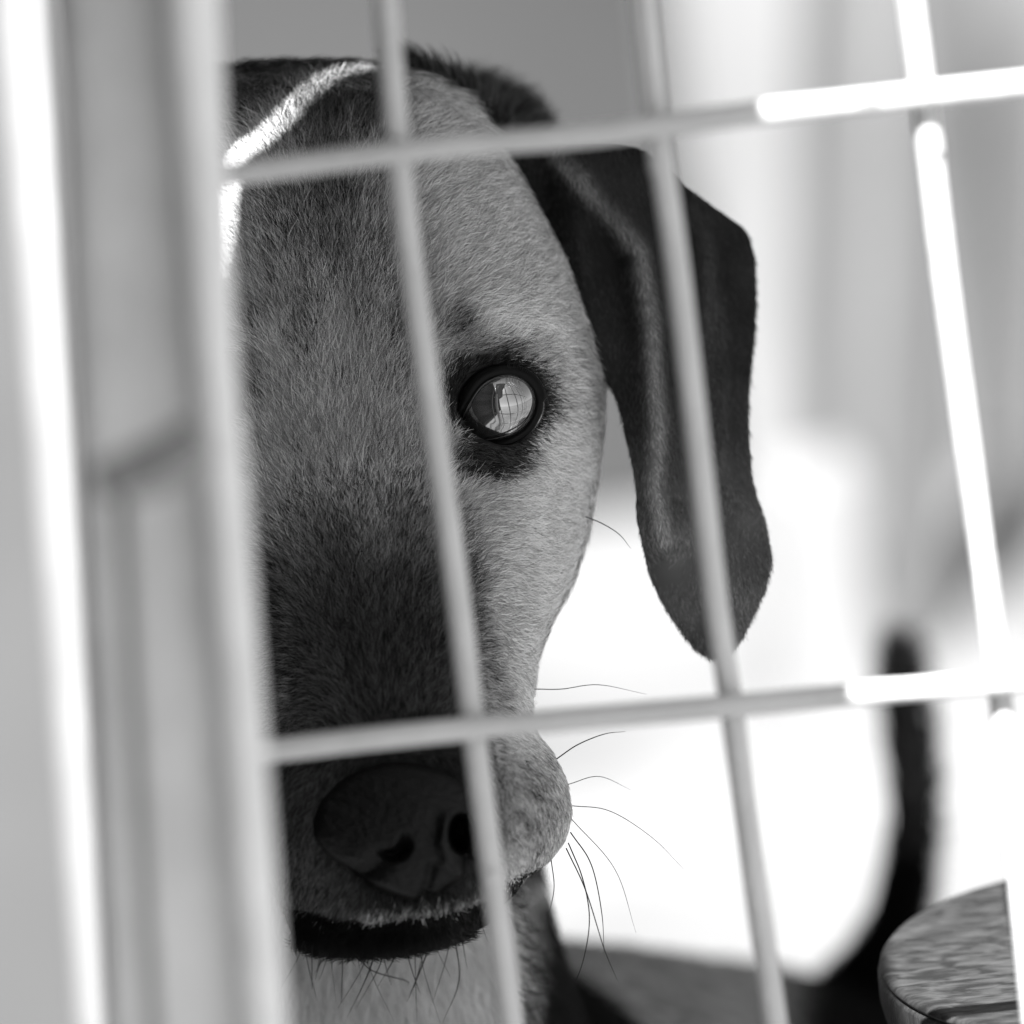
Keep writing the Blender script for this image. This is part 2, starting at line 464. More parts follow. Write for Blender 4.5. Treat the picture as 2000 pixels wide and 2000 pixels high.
def coat(px, py, z):
    """the coat's own colour: tan head, black mask, ears and tail, pale throat"""
    x, y = px, py
    xl, xm, xr = [np.interp(y, K[:, 0], K[:, i]) for i in (1, 2, 3)]
    s = (x - xm) / np.maximum(xr - xm, 1)
    n = fbm(x, y, 160, 1)
    v = 0.24 + 0.0 * x
    v = v + 0.22 * smooth01((np.abs(s) - 0.18 + 0.04 * n) / 0.35)
    v = v + 0.22 * smooth01((np.abs(s) - 0.45) / 0.4) * smooth01((y - 650) / 250)
    # dark saddle over the crown and the middle of the forehead
    dark = smooth01((330 - y + 25 * n) / 110) * smooth01((760 - x) / 60)
    dark = np.maximum(dark, 0.75 * np.exp(-((x - 622) / 46) ** 2) * smooth01((620 - y) / 260))
    dark = np.maximum(dark, 0.6 * smooth01((250 - y) / 60) * smooth01((x - 850) / 60))
    # dark mask on the bridge
    v = v * (1 - 0.38 * smooth01((y - 1060) / 170) * smooth01((1430 - y) / 60) * smooth01((1 - np.abs(s)) / 0.35)) * (1 - 0.22 * smooth01((y - 1380) / 60) * (y < 1700))
    v = v * (1 - 0.12 * smooth01((y - 640) / 60) * smooth01((1060 - y) / 100) * smooth01((np.abs(s) - 0.75) / 0.2))
    mask = smooth01((y - 860 + 40 * n) / 260) * smooth01((0.66 - np.where(s > 0, s, -0.4 * s) + 0.05 * n) / 0.22)
    mask = np.maximum(mask, smooth01((y - 1360) / 60) * smooth01((940 - x) / 20))
    v = v * (1 - 0.79 * mask)
    v = v * (1 + 0.40 * gauss(x, y, 620, 740, 150, 170)) * (1 - 0.25 * gauss(x, y, 520, 420, 70, 120)) * (1 + 0.30 * fbm(x, y, 95, 41) * (np.abs(s) < 0.5))
    v = v * (1 - 0.82 * dark) * (1 - 0.58 * smooth01((y - 1340) / 80) * smooth01((930 - x) / 30))
    v = v + 0.02 * smooth01((y - 1560) / 60) * smooth01((640 - x) / 60)
    for sg in (1, -1):
        q = 662 + sg * (x - 662) if sg < 0 else x
        r = np.hypot((q - 938) / 88, (y - 762) / 82)
        around = smooth01((1.22 - r) / 0.28) * smooth01((y - 660) / 50)
        below = gauss(q, y, 925, 858, 92, 52, -0.35)
        rim = np.maximum(0.95 * smooth01((1.34 - 0.1 * (y > 762) - r) / 0.2), smooth01((below - 0.25) / 0.35) * 0.93)
        rim = np.maximum(rim, 0.55 * around)
        rim = np.maximum(rim, 0.7 * gauss(q, y, 865, 705, 26, 60, 0.5))
        v = v * (1 - rim)
        v = v * (1 - 0.8 * gauss(q, y, 1030, 772, 26, 18))
        # lid crease and brow furrow shade painted into the coat; darker temple
        v = v * (1 - 0.6 * 1.3 * np.exp(-(segdist(q, y, [(862, 690), (880, 668), (925, 655), (985, 655)]) / 7) ** 2))
        v = v * (1 - 0.45 * gauss(q, y, 1118, 760, 22, 90))
        v = v * (1 - 0.72 * gauss(q, y, 855, 612, 30, 40)) * (1 - 0.3 * gauss(q, y, 850, 700, 26, 50))
        v = v * (1 + 0.28 * np.exp(-(segdist(q, y, [(890, 600), (980, 600), (1050, 650), (1078, 730)]) / 22) ** 2))
        v = v * (1 - 0.28 * np.exp(-(segdist(q, y, [(1010, 640), (1045, 700), (1052, 760)]) / 12) ** 2)) * (1 - 0.25 * gauss(q, y, 1085, 640, 26, 60))
        v = v * (1 - 0.5 * gauss(q, y, 745, 625, 14, 60))
        v = v * (1 + 0.35 * gauss(q, y, 1060, 960, 60, 150) + 0.25 * gauss(q, y, 950, 610, 110, 34))  # cheekbone highlight painted in, brow lightened
        # speckled flews
        for sx_, sy_ in ((985, 1440), (1010, 1462), (1038, 1470), (975, 1482), (1003, 1500), (1035, 1512), (1060, 1530), (980, 1530), (1012, 1548), (1045, 1562), (990, 1578), (1022, 1592), (1005, 1618), (1030, 1432)):
            v = v * (1 - 0.8 * gauss(q, y, sx_, sy_, 8, 8))
        fl = gauss(q, y, 1010, 1520, 60, 110)
        v = v * (1 - fl * 0.85 * smooth01((fbm(q, y, 34, 5) - 0.05) / 0.3)) * (1 - 0.25 * fl)
        v = v * (1 - 0.55 * np.exp(-(segdist(q, y, [(892, 1160), (912, 1240), (948, 1340)]) / 10) ** 2))  # crease shade painted along the muzzle fold
    ly = np.interp(x, [a for a, _ in LIP], [b for _, b in LIP])
    lipz = smooth01((960 - x) / 30)
    v = np.where((y > ly - 14) & (y < ly + 1) & (x > 690), v + 0.22 * lipz, v)
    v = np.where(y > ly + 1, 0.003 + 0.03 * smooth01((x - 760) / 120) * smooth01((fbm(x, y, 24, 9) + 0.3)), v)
    # throat and chest, behind the chin
    th = smooth01((-230 - z) / 60)
    chest = 0.68 * (1 - smooth01((x - 930 - 18 * n) / 50)) + 0.012
    tr = smooth01((y - 1600) / 60)
    v = np.where(th * tr > 0.5, chest, v)
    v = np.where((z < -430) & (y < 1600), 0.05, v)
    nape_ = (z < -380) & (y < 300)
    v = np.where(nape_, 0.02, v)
    # ears
    ear = (x > xr + 4) & (y < 1260) & (z < -120) & (z > -460)
    earl = (x < xl - 4) & (y < 1260) & (z < -120) & (z > -460)
    ev_ = (0.020 + 0.075 * smooth01((y - 650) / 450)) * (1 + 0.4 * n) + 0.13 * np.exp(-(segdist(x, y, RIDGE) / 16) ** 2) + 0.035 * gauss(x, y, 1335, 650, 14, 170)  # fold highlight painted along the ear's ridge
    v = np.where(ear, ev_, np.where(earl, 0.02, v))
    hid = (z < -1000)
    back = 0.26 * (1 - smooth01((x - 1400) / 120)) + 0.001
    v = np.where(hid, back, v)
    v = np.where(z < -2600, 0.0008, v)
    # sun streak's brightness painted into the coat over the crown
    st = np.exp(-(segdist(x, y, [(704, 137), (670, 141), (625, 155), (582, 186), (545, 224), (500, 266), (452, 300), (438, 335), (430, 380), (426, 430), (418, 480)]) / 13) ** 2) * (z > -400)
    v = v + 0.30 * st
    return np.clip(v, 0.0008, 0.7)


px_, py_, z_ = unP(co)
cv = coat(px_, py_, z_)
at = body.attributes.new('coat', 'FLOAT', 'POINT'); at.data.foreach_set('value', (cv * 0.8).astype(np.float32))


def skin_build(nt, b):
    a = nt.nodes.new('ShaderNodeAttribute'); a.attribute_name = 'coat'
    nt.links.new(a.outputs['Fac'], b.inputs['Base Color']); b.inputs['Roughness'].default_value = 0.7
    b.inputs['Specular IOR Level'].default_value = 0.03
skin_m = mat('dog_skin', skin_build)
body.materials.clear(); body.materials.append(skin_m)
body.polygons.foreach_set('use_smooth', [True] * len(body.polygons))
body.transform(Matrix.Translation(Vector(-BASE)))
dog = bpy.data.objects.new('dog', body); COL.objects.link(dog); dog.location = Vector(BASE)
tag(dog, 'short-haired dog with dark muzzle and drooping black ear looking through the wire fence', 'dog')

# ---- coat: hairs rooted on the body
tri = np.empty(0)
body.calc_loop_triangles()
T = np.empty(len(body.loop_triangles) * 3, dtype=np.int32); body.loop_triangles.foreach_get('vertices', T); T = T.reshape(-1, 3)
A, B, C = co[T[:, 0]], co[T[:, 1]], co[T[:, 2]]
area = 0.5 * np.linalg.norm(np.cross(B - A, C - A), axis=1)
cen = (A + B + C) / 3
tx, ty, tz = unP(cen)
tn = np.cross(B - A, C - A); tn /= np.linalg.norm(tn, axis=1)[:, None] + 1e-12
viewd = cen - CP; viewd /= np.linalg.norm(viewd, axis=1)[:, None]
facing = -(tn * viewd).sum(1)


def hairs(wt, n, flow, length, width, lift, curl, seed, colour, droop=0.0):
    r = np.random.default_rng(seed)
    w = area * wt; w = w / w.sum()
    idx = r.choice(len(T), size=n, p=w)
    u, v = r.random(n), r.random(n); fl = u + v > 1; u[fl], v[fl] = 1 - u[fl], 1 - v[fl]
    q = T[idx]; a = (1 - u - v)[:, None]; u = u[:, None]; v = v[:, None]
    p = co[q[:, 0]] * a + co[q[:, 1]] * u + co[q[:, 2]] * v
    N = nrm[q[:, 0]] * a + nrm[q[:, 1]] * u + nrm[q[:, 2]] * v
    N /= np.linalg.norm(N, axis=1)[:, None]
    x, y, z = unP(p)
    c = colour(x, y, z, r)
    dx, dy = flow(x, y, z)
    dx = dx + 0.28 * fbm(x, y, 60, seed) + 0.18 * fbm(x, y, 22, seed + 3) + r.normal(0, 0.12, n)
    dy = dy + 0.28 * fbm(x, y, 60, seed + 1) + 0.18 * fbm(x, y, 22, seed + 4) + r.normal(0, 0.12, n)
    D = dx[:, None] * RIGHT - dy[:, None] * UP
    D = D - N * (D * N).sum(1)[:, None]
    D /= np.linalg.norm(D, axis=1)[:, None] + 1e-9
    L = (length(x, y, z) if callable(length) else np.full(n, length)) * r.uniform(0.65, 1.2, n)
    li = (lift(x, y, z) if callable(lift) else np.full(n, lift)) * r.uniform(0.6, 1.5, n)
    L = L[:, None]; li = li[:, None]
    side_ = np.cross(D, N) * r.normal(0, curl, n)[:, None]
    p0 = p - N * 0.0004
    p1 = p0 + L * 0.33 * (D + N * li * 1.5 + side_ * 0.4)
    p2 = p1 + L * 0.33 * (D + N * li * 0.9 + side_)
    p3 = p2 + L * 0.34 * (D + N * li * 0.4 + side_ * 1.4)
    keep = ~inside_eye(x, y, z)
    pts = np.stack([p0, p1, p2, p3], 1)[keep]
    w_ = (width(x, y, z) if callable(width) else np.full(n, width)) * r.uniform(0.7, 1.3, n)
    return pts, w_[keep], c[keep]


def inside_eye(x, y, z):
    k = np.zeros(np.shape(x), bool)
    for cx in (EYE[0], 2 * 662 - EYE[0]):
        k |= (np.hypot((x - cx) / 79, (y - 765) / 76) < 1.0) & (z > -200)
    # the bare nose
    yn = (y - 1566) / 132
    k |= (np.hypot((x - 757 - 22 * smooth01(yn)) / (164 * (1 - 0.24 * smooth01((yn - 0.05) / 0.95))), yn) < 0.86) & (z > 50)
    return k


def flow_head(x, y, z):
    xl, xm, xr = [np.interp(y, K[:, 0], K[:, i]) for i in (1, 2, 3)]
    s = (x - xm) / np.maximum(xr - xm, 1)
    a = np.abs(s)
    dx = s * 1.5 + np.sign(s) * 0.5 * smooth01((a - 0.2) / 0.4)
    dy = -1.0 + 1.15 * smooth01((a - 0.35) / 0.4) * smooth01((y - 480) / 250)
    up = smooth01((420 - y) / 200)
    dy = dy - 0.6 * up
    # round the eye
    r = np.hypot((x - 938) / 80, (y - 762) / 75)
    ne = smooth01((2.1 - r) / 1.0)
    dx = dx + ne * 0.8 * (x - 938) / 90; dy = dy + ne * 0.9 * (y - 762) / 90
    # lip and flews: down
    dn = smooth01((y - 1380) / 80)
    dx = dx * (1 - 0.7 * dn); dy = dy * (1 - dn) + dn * 1.0
    lowz = z < -230
    dy = np.where(lowz, 1.0, dy); dx = np.where(lowz, 0.15, dx)
    return dx, dy


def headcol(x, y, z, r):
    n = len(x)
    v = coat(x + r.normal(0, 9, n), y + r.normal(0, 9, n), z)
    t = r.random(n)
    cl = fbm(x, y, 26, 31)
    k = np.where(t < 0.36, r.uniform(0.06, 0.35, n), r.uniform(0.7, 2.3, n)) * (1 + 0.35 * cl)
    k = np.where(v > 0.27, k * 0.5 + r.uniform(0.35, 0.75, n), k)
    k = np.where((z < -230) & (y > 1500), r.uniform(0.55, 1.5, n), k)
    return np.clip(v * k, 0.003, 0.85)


def hlen(x, y, z):
    L = 0.0062 + 0.004 * smooth01((420 - y) / 200)
    L = np.where((y > 900) & (z > -230), 0.0048, L)
    L = np.where((y > 1350) & (z > -230), 0.0042, L)
    r = np.hypot((x - 938) / 80, (y - 762) / 75)
    L = L * (0.45 + 0.55 * smooth01((r - 1.0) / 0.9))
    L = np.where((z > -230) & (y > 1745), 0.0055, L)
    L = np.where((x > 940) & (y > 1390) & (z > -230), 0.0027, L)
    L = np.where((z < -230) & (y > 1500), 0.016, L)
    return L


def hlift(x, y, z):
    l = np.full(np.shape(x), 0.26)
    l = np.where((z > -230) & (y > 1755), 0.5, l)
    l = np.where((z < -230) & (y > 1500), 0.35, l)
    return l


front = (tx > 330) & (tx < 1180) & (ty < 2080) & (ty > 90) & (tz > -1100) & (facing > -0.35)
is_ear = (tx > np.interp(ty, K[:, 0], K[:, 3]) + 3) & (ty < 1260) & (tz < -120) & (tz > -460)
is_earl = (tx < 330) & (ty < 1260)
occl = (tz < -430) & (ty < 1500) & ~((ty < 300))
whead = (front & ~is_ear & ~occl).astype(float) * (0.3 + np.clip(facing, 0, 1) ** 0.3)
sets = []
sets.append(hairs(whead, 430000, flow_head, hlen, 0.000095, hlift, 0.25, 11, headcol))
wear = (is_ear & (facing > -0.4)).astype(float)
sets.append(hairs(wear, 60000, lambda x, y, z: (0.15 * np.ones_like(x), np.ones_like(x)), 0.0034, 0.00009, 0.13, 0.2, 12,
                  lambda x, y, z, r: np.clip(coat(x, y, z) * r.uniform(0.3, 2.6, len(x)), 0.003, 0.5)))
# ruff: longer hair standing up behind the crown
wr = ((tz < -380) & (ty < 330) & (tx > 760) & (tx < 1050) & (facing > -0.6)).astype(float)
if wr.sum() > 0:
    sets.append(hairs(wr, 9000, lambda x, y, z: ((x - 850) / 90, -1.0 + 0 * x), 0.010, 0.00013, 0.8, 0.3, 13,
                      lambda x, y, z, r: np.clip(0.02 + 0 * x + 0.12 * (r.random(len(x)) < 0.25), 0.003, 0.5)))
# trunk and tail, far out of focus
wb = ((tz < -1000) & (facing > -0.5) & (ty < 2300)).astype(float)
sets.append(hairs(wb, 16000, lambda x, y, z: (np.ones_like(x), -0.3 + 0 * x), 0.012, 0.0003, 0.2, 0.2, 14,
                  lambda x, y, z, r: np.clip(coat(x, y, z) * r.uniform(0.5, 1.5, len(x)), 0.0006, 0.5)))


def hair_build(nt, b):
    a = nt.nodes.new('ShaderNodeAttribute'); a.attribute_name = 'tone'
    nt.links.new(a.outputs['Fac'], b.inputs['Base Color']); b.inputs['Roughness'].default_value = 0.5
    b.inputs['Specular IOR Level'].default_value = 0.05
hair_m = mat('dog_hair', hair_build)


def curves(name, pts, rad, tone, m, parent, taper=(1, 0.9, 0.65, 0.15)):
    n, k = pts.shape[:2]
    hc = bpy.data.hair_curves.new(name)
    hc.add_curves([k] * n)
    hc.attributes['position'].data.foreach_set('vector', (pts - BASE).astype(np.float32).ravel())
    if 'radius' not in hc.attributes: hc.attributes.new('radius', 'FLOAT', 'POINT')
    tp = np.interp(np.linspace(0, 1, k), np.linspace(0, 1, len(taper)), taper)
    hc.attributes['radius'].data.foreach_set('value', (rad[:, None] * tp[None]).astype(np.float32).ravel())
    t = hc.attributes.new('tone', 'FLOAT', 'CURVE'); t.data.foreach_set('value', tone.astype(np.float32))
    hc.materials.append(m)
    o = bpy.data.objects.new(name, hc); COL.objects.link(o)
    if parent: o.parent = parent
    return o


curves('fur', np.concatenate([s[0] for s in sets]), np.concatenate([s[1] for s in sets]), np.concatenate([s[2] for s in sets]), hair_m, dog)

# ---- whiskers, chin bristles, lashes
W = []


def wh(pts, r=0.00016, jit=0.0): W.append((catmull(Pv(pts), 12), r))


def Z(x, y): return float(zface(np.array([float(x)]), np.array([float(y)]))[0])


wh([(1072, 1590, -40), (1100, 1660, 0), (1112, 1740, 20), (1095, 1830, 30), (1062, 1890, 40)])
wh([(1076, 1570, -40), (1115, 1630, -30), (1135, 1720, -30), (1140, 1800, -30)])
wh([(1068, 1600, -30), (1105, 1680, -60), (1140, 1790, -90), (1165, 1850, -100)])
wh([(1075, 1520, -60), (1150, 1530, -60), (1230, 1580, -60), (1290, 1640, -60)], 0.00011)
wh([(1072, 1480, -60), (1130, 1465, -60), (1190, 1490, -80)], 0.00010)
wh([(1050, 1432, -60), (1090, 1405, -60), (1140, 1385, -60), (1180, 1380, -60)])
wh([(1008, 1300, -80), (1060, 1300, -60), (1130, 1292, -60), (1220, 1310, -60)], 0.00012)
wh([(1040, 1622, -30), (1045, 1680, 0), (1028, 1750, 20)], 0.00013)
wh([(1078, 1545, -50), (1160, 1640, -50), (1200, 1760, -40)], 0.00010)
wh([(1105, 975, -150), (1140, 990, -120), (1170, 1010, -110), (1190, 1035, -110)], 0.00014)
for k in range(26):
    x = random.uniform(560, 915); y = np.interp(x, [556, 664, 784, 864, 908], [1772, 1792, 1782, 1758, 1732])
    l = random.uniform(40, 150); dx = random.uniform(-0.55, 0.45) * l
    wh([(x, y, 90), (x + dx * 0.3, y + l * 0.4, 110), (x + dx, y + l, 100)], random.uniform(0.00008, 0.00016))
wh([(664, 1790, 100), (700, 1830, 120), (765, 1850, 140), (770, 1858, 140)], 0.00016)
wh([(805, 1800, 100), (785, 1850, 120), (768, 1890, 140)], 0.00018)
wh([(858, 1770, 100), (866, 1850, 120), (835, 1930, 120)], 0.00016)
for k in range(190):   # dark hair tips along the right of the throat
    y = random.uniform(1660, 1990); x = 990 + 14 * math.sin(y / 40) + random.uniform(-16, 14)
    l = random.uniform(0.4, 1.2)
    wh([(x - 8, y, -420), (x + 12 * l, y + random.uniform(2, 14), -400), (x + random.uniform(18, 46) * l, y + random.uniform(-4, 34), -390)], random.uniform(0.00006, 0.00012))
for k in range(16):   # upper lashes
    x = random.uniform(880, 1000); y = np.interp(x, [880, 915, 945, 975, 1000], [735, 703, 693, 698, 716])
    wh([(x, y, Z(x, y) + 20), (x + (x - 930) * 0.12, y - 12, Z(x, y) + 40), (x + (x - 930) * 0.3, y - 8, Z(x, y) + 55)], 0.00009)
wp = np.stack([w[0] for w in W]); wr_ = np.array([w[1] for w in W]) * 1.3
curves('whiskers', wp, wr_, np.full(len(W), 0.02), hair_m, dog, taper=(1, 0.9, 0.7, 0.25))

# ---- eyes
def eye_build(nt, b):
    tc = nt.nodes.new('ShaderNodeTexCoord')
    sx = nt.nodes.new('ShaderNodeSeparateXYZ'); nt.links.new(tc.outputs['Object'], sx.inputs[0])
    # gaze axis is local z: angle from it
    le = nt.nodes.new('ShaderNodeVectorMath'); le.operation = 'NORMALIZE'; nt.links.new(tc.outputs['Object'], le.inputs[0])
    s2 = nt.nodes.new('ShaderNodeSeparateXYZ'); nt.links.new(le.outputs[0], s2.inputs[0])
    rr = nt.nodes.new('ShaderNodeValToRGB')
    e = rr.color_ramp.elements
    e[0].position = 0.0; e[0].color = gray(0.02)
    e[1].position = 1.0; e[1].color = gray(0.004)
    for p, v in ((0.40, 0.01), (0.55, 0.02), (0.60, 0.015), (0.70, 0.04), (0.82, 0.07), (0.93, 0.02), (0.965, 0.004)):
        q = e.new(p); q.color = gray(v)
    nt.links.new(s2.outputs[2], rr.inputs[0])
    at_ = nt.nodes.new('ShaderNodeMath'); at_.operation = 'ARCTAN2'; nt.links.new(s2.outputs[0], at_.inputs[0]); nt.links.new(s2.outputs[1], at_.inputs[1])
    cb = nt.nodes.new('ShaderNodeCombineXYZ'); nt.links.new(at_.outputs[0], cb.inputs[0]); nt.links.new(s2.outputs[2], cb.inputs[1])
    mp = nt.nodes.new('ShaderNodeMapping'); mp.inputs['Scale'].default_value = (9, 2, 1); nt.links.new(cb.outputs[0], mp.inputs[0])
    n = nt.nodes.new('ShaderNodeTexNoise'); n.inputs['Scale'].default_value = 1.5; n.inputs['Detail'].default_value = 3
    nt.links.new(mp.outputs[0], n.inputs['Vector'])
    mr = nt.nodes.new('ShaderNodeMapRange'); mr.inputs[1].default_value = 0.3; mr.inputs[2].default_value = 0.7; mr.inputs[3].default_value = 0.55; mr.inputs[4].default_value = 1.35
    nt.links.new(n.outputs[0], mr.inputs[0])
    mm = nt.nodes.new('ShaderNodeVectorMath'); mm.operation = 'SCALE'
    nt.links.new(rr.outputs[0], mm.inputs[0]); nt.links.new(mr.outputs[0], mm.inputs['Scale'])
    nt.links.new(mm.outputs[0], b.inputs['Base Color'])
    b.inputs['Roughness'].default_value = 0.04; b.inputs['IOR'].default_value = 1.9
    b.inputs['Coat Weight'].default_value = 1.0; b.inputs['Coat Roughness'].default_value = 0.0; b.inputs['Coat IOR'].default_value = 2.5
eye_m = mat('eyeball', eye_build)


def wet_build(nt, b):
    b.inputs['Base Color'].default_value = gray(0.003); b.inputs['Roughness'].default_value = 0.3
    b.inputs['Specular IOR Level'].default_value = 0.07
wet_m = mat('wet_black_skin', wet_build)


def tear_build(nt, b):
    b.inputs['Base Color'].default_value = gray(0.02); b.inputs['Roughness'].default_value = 0.08
tear_m = mat('tear_film', tear_build)


def make_eye(flip):
    cx = EYE[0] if not flip else 2 * 662 - EYE[0]
    ctr = P(cx + (4 if not flip else -4), 764, -37 - 62)
    bm = bmesh.new(); bmesh.ops.create_uvsphere(bm, u_segments=64, v_segments=48, radius=90 / U)
    for v in bm.verts:      # cornea bulge
        k = v.co.normalized().z
        if k > 0.75: v.co *= 1 + 0.07 * smooth01((k - 0.75) / 0.25)
    me = bpy.data.meshes.new('eye'); bm.to_mesh(me); bm.free()
    me.polygons.foreach_set('use_smooth', [True] * len(me.polygons))
    o = link('eye', me, eye_m, dog)
    gaze = Vector(RIGHT * (0.30 if not flip else 0.2) + UP * 0.12 - FWD)
    o.rotation_euler = gaze.to_track_quat('Z', 'Y').to_euler(); o.location = Vector(ctr - BASE)
    # eyelid rim
    L = np.array(LID + LID[:1], float)
    if flip: L[:, 0] = 2 * 662 - L[:, 0]
    c = catmull(L, 80)[:-1]
    cl = (np.array(ctr) - CP) @ CR
    V = []
    n = len(c); nc = 14
    ux, uy, uz = unP(ctr)
    for i in range(n):
        x, y = c[i]
        d = math.hypot(x - ux, y - uy)
        zz = uz + math.sqrt(max(95 ** 2 - d * d, 30 ** 2)) - 3
        tdir = c[(i + 1) % n] - c[i - 1]; tdir /= np.linalg.norm(tdir)
        nx, ny = (c[i] - np.array([ux, uy])) / d
        lo = 0.85 if y > 757 else 1.45
        for j in range(nc):
            a = 2 * math.pi * j / nc
            rr = 10.5 * lo; V.append(P(x + nx * (math.cos(a) * rr + 2), y + ny * (math.cos(a) * rr + 2), zz - 4 + math.sin(a) * 10))
    F = []
    for i in range(n):
        for j in range(nc):
            a, b2 = i * nc + j, i * nc + (j + 1) % nc
            c_, d_ = ((i + 1) % n) * nc + (j + 1) % nc, ((i + 1) % n) * nc + j
            F.append((a, b2, c_, d_))
    # the wet line where lid meets eye
    V2_ = []
    for i in range(n):
        x, y = c[i]
        d = math.hypot(x - ux, y - uy); nx, ny = (c[i] - np.array([ux, uy])) / d
        k_ = d - 9
        zz = uz + math.sqrt(max(91 ** 2 - k_ * k_, 30 ** 2)) + 4
        for j in range(6):
            a = 2 * math.pi * j / 6
            V2_.append(P(x - nx * (9 - math.cos(a) * 1.6), y - ny * (9 - math.cos(a) * 1.6), zz + math.sin(a) * 1.6))
    F2_ = [(i * 6 + j, i * 6 + (j + 1) % 6, ((i + 1) % n) * 6 + (j + 1) % 6, ((i + 1) % n) * 6 + j) for i in range(n) for j in range(6)]
    link('tear_line', mesh_np('tear_line', np.array(V2_) - BASE, F2_), tear_m, dog)
    lid = link('eyelid', mesh_np('eyelid', np.array(V) - BASE, F), wet_m, dog)
    return o


make_eye(False); make_eye(True)

# ---- nose
def nose_z(x, y, rho):
    z = zface(x, y) - 6 + 56 * np.sqrt(np.clip(1 - rho ** 2.2, 0, 1)) - 10 * smooth01((rho - 0.86) / 0.14)
    z = z + 8 * gauss(x, y, 800, 1530, 60, 60)
    z = z - 15 * np.exp(-(segdist(x, y, [(815, 1635), (806, 1665), (799, 1702)]) / 11) ** 2)     # groove
    # right nostril: a comma-shaped hole with its wing
    z = z - 150 * smooth01((1 - np.hypot((x - 869) / 27, (y - 1572) / 41)) / 0.45)
    z = z - 30 * np.exp(-(segdist(x, y, [(874, 1600), (890, 1645), (915, 1660)]) / 12) ** 2)
    z = z + 20 * np.exp(-(segdist(x, y, [(843, 1548), (836, 1590), (846, 1628), (866, 1650)]) / 13) ** 2)
    # left nostril and the slit below it
    hole = smooth01((1 - np.hypot((x - 744) / 40, (y - 1596) / 36)) / 0.7) * smooth01((np.hypot((x - 722) / 40, (y - 1572) / 36) - 0.75) / 0.5)
    z = z - 50 * hole
    z = z - 16 * np.exp(-(segdist(x, y, [(725, 1618), (695, 1645), (650, 1650)]) / 20) ** 2)
    z = z + 8 * np.exp(-(segdist(x, y, [(705, 1655), (750, 1678), (785, 1698)]) / 14) ** 2)
    return z + 2.2 * fbm(x, y, 34, 77) + 1.4 * fbm(x, y, 13, 78)


nr, nc = 150, 150
V, F = [], []
ss = np.linspace(-1, 1, nc); tt = np.linspace(-1, 1, nr)
SS, TT = np.meshgrid(ss, tt)
xx = SS * np.sqrt(1 - TT ** 2 / 2) * 1.0; yy = TT * np.sqrt(1 - SS ** 2 / 2)
sc_ = 1.06
RHO = np.hypot(xx, yy)
X = 756 + 163 * xx * sc_ * (1 - 0.24 * smooth01((yy - 0.05) / 0.95)) + 22 * smooth01(yy); Y = 1566 + 126 * yy * sc_
ZZ = nose_z(X, Y, RHO)
fr = P(X.ravel(), Y.ravel(), ZZ.ravel()); bk = P(X.ravel(), Y.ravel(), np.full(X.size, -20.0))
V = np.vstack([fr, bk]); M = nr * nc
for i in range(nr - 1):
    for j in range(nc - 1):
        a = i * nc + j; F.append((a, a + nc, a + nc + 1, a + 1)); F.append((M + a, M + a + 1, M + a + nc + 1, M + a + nc))
ring = [(0, j) for j in range(nc)] + [(i, nc - 1) for i in range(1, nr)] + [(nr - 1, j) for j in range(nc - 2, -1, -1)] + [(i, 0) for i in range(nr - 2, 0, -1)]
rid = [i * nc + j for i, j in ring]
for k in range(len(rid)):
    a, b = rid[k], rid[(k + 1) % len(rid)]; F.append((a, b, b + M, a + M))


def nose_build(nt, b):
    tc = nt.nodes.new('ShaderNodeTexCoord')
    v = nt.nodes.new('ShaderNodeTexVoronoi'); v.inputs['Scale'].default_value = 1300
    nt.links.new(tc.outputs['Object'], v.inputs['Vector'])
    bp = nt.nodes.new('ShaderNodeBump'); bp.inputs['Strength'].default_value = 0.6; bp.inputs['Distance'].default_value = 0.0004
    nt.links.new(v.outputs['Distance'], bp.inputs['Height']); nt.links.new(bp.outputs[0], b.inputs['Normal'])
    b.inputs['Base Color'].default_value = gray(0.004); b.inputs['Roughness'].default_value = 0.42
    b.inputs['Specular IOR Level'].default_value = 0.14
link('nose', mesh_np('nose', V - BASE, F), mat('nose_leather', nose_build), dog)

# ------------------------------------------------------------------ wire fence
FD = 1.655
F0 = CP + FWD * FD
yaw = math.radians(4)
FN = np.array([math.sin(yaw), -math.cos(yaw), 0.0])       # the fence stands upright


def Fp(px, py, off=0.0):
    d = P(px, py) - CP; d /= np.linalg.norm(d)
    t = ((F0 + FN * off - CP) @ FN) / (d @ FN)
    return CP + d * t


def coated(v):
    def f(nt, b): noisemix(nt, b, v * 0.9, v * 1.06, scale=40, detail=4, rough=0.42, bump=0.25, bscale=300)
    return f
wire_m = mat('grey_coated_wire', coated(0.47))
ctr = Fp(966, 966)
fence = empty('wire_fence', (ctr[0], ctr[1], 0.0))
FO = np.array(fence.location)
tag(fence, 'welded grey wire fence of large rectangles in front of the dog', 'fence')


def wire(name, pix, r, off, ext):
    p = [Fp(x, y, off) for x, y in pix]
    if ext == 'v':
        a = p[0] + (p[0] - p[1]) / abs((p[0] - p[1])[2]) * (1.25 - p[0][2]); b = p[-1] + (p[-1] - p[-2]) / abs((p[-1] - p[-2])[2]) * (p[-1][2] - 0.02)
    else:
        a = p[0] + (p[0] - p[1]) / np.linalg.norm(p[0] - p[1]) * ext[0]; b = p[-1] + (p[-1] - p[-2]) / np.linalg.norm(p[-1] - p[-2]) * ext[1]
    p = [a] + p + [b]
    v, f = tube(p, [r] * len(p), n=120, nc=20, up=(0.3, 1, 0.2))
    return link(name, mesh_np(name, v - FO, f), wire_m, fence)


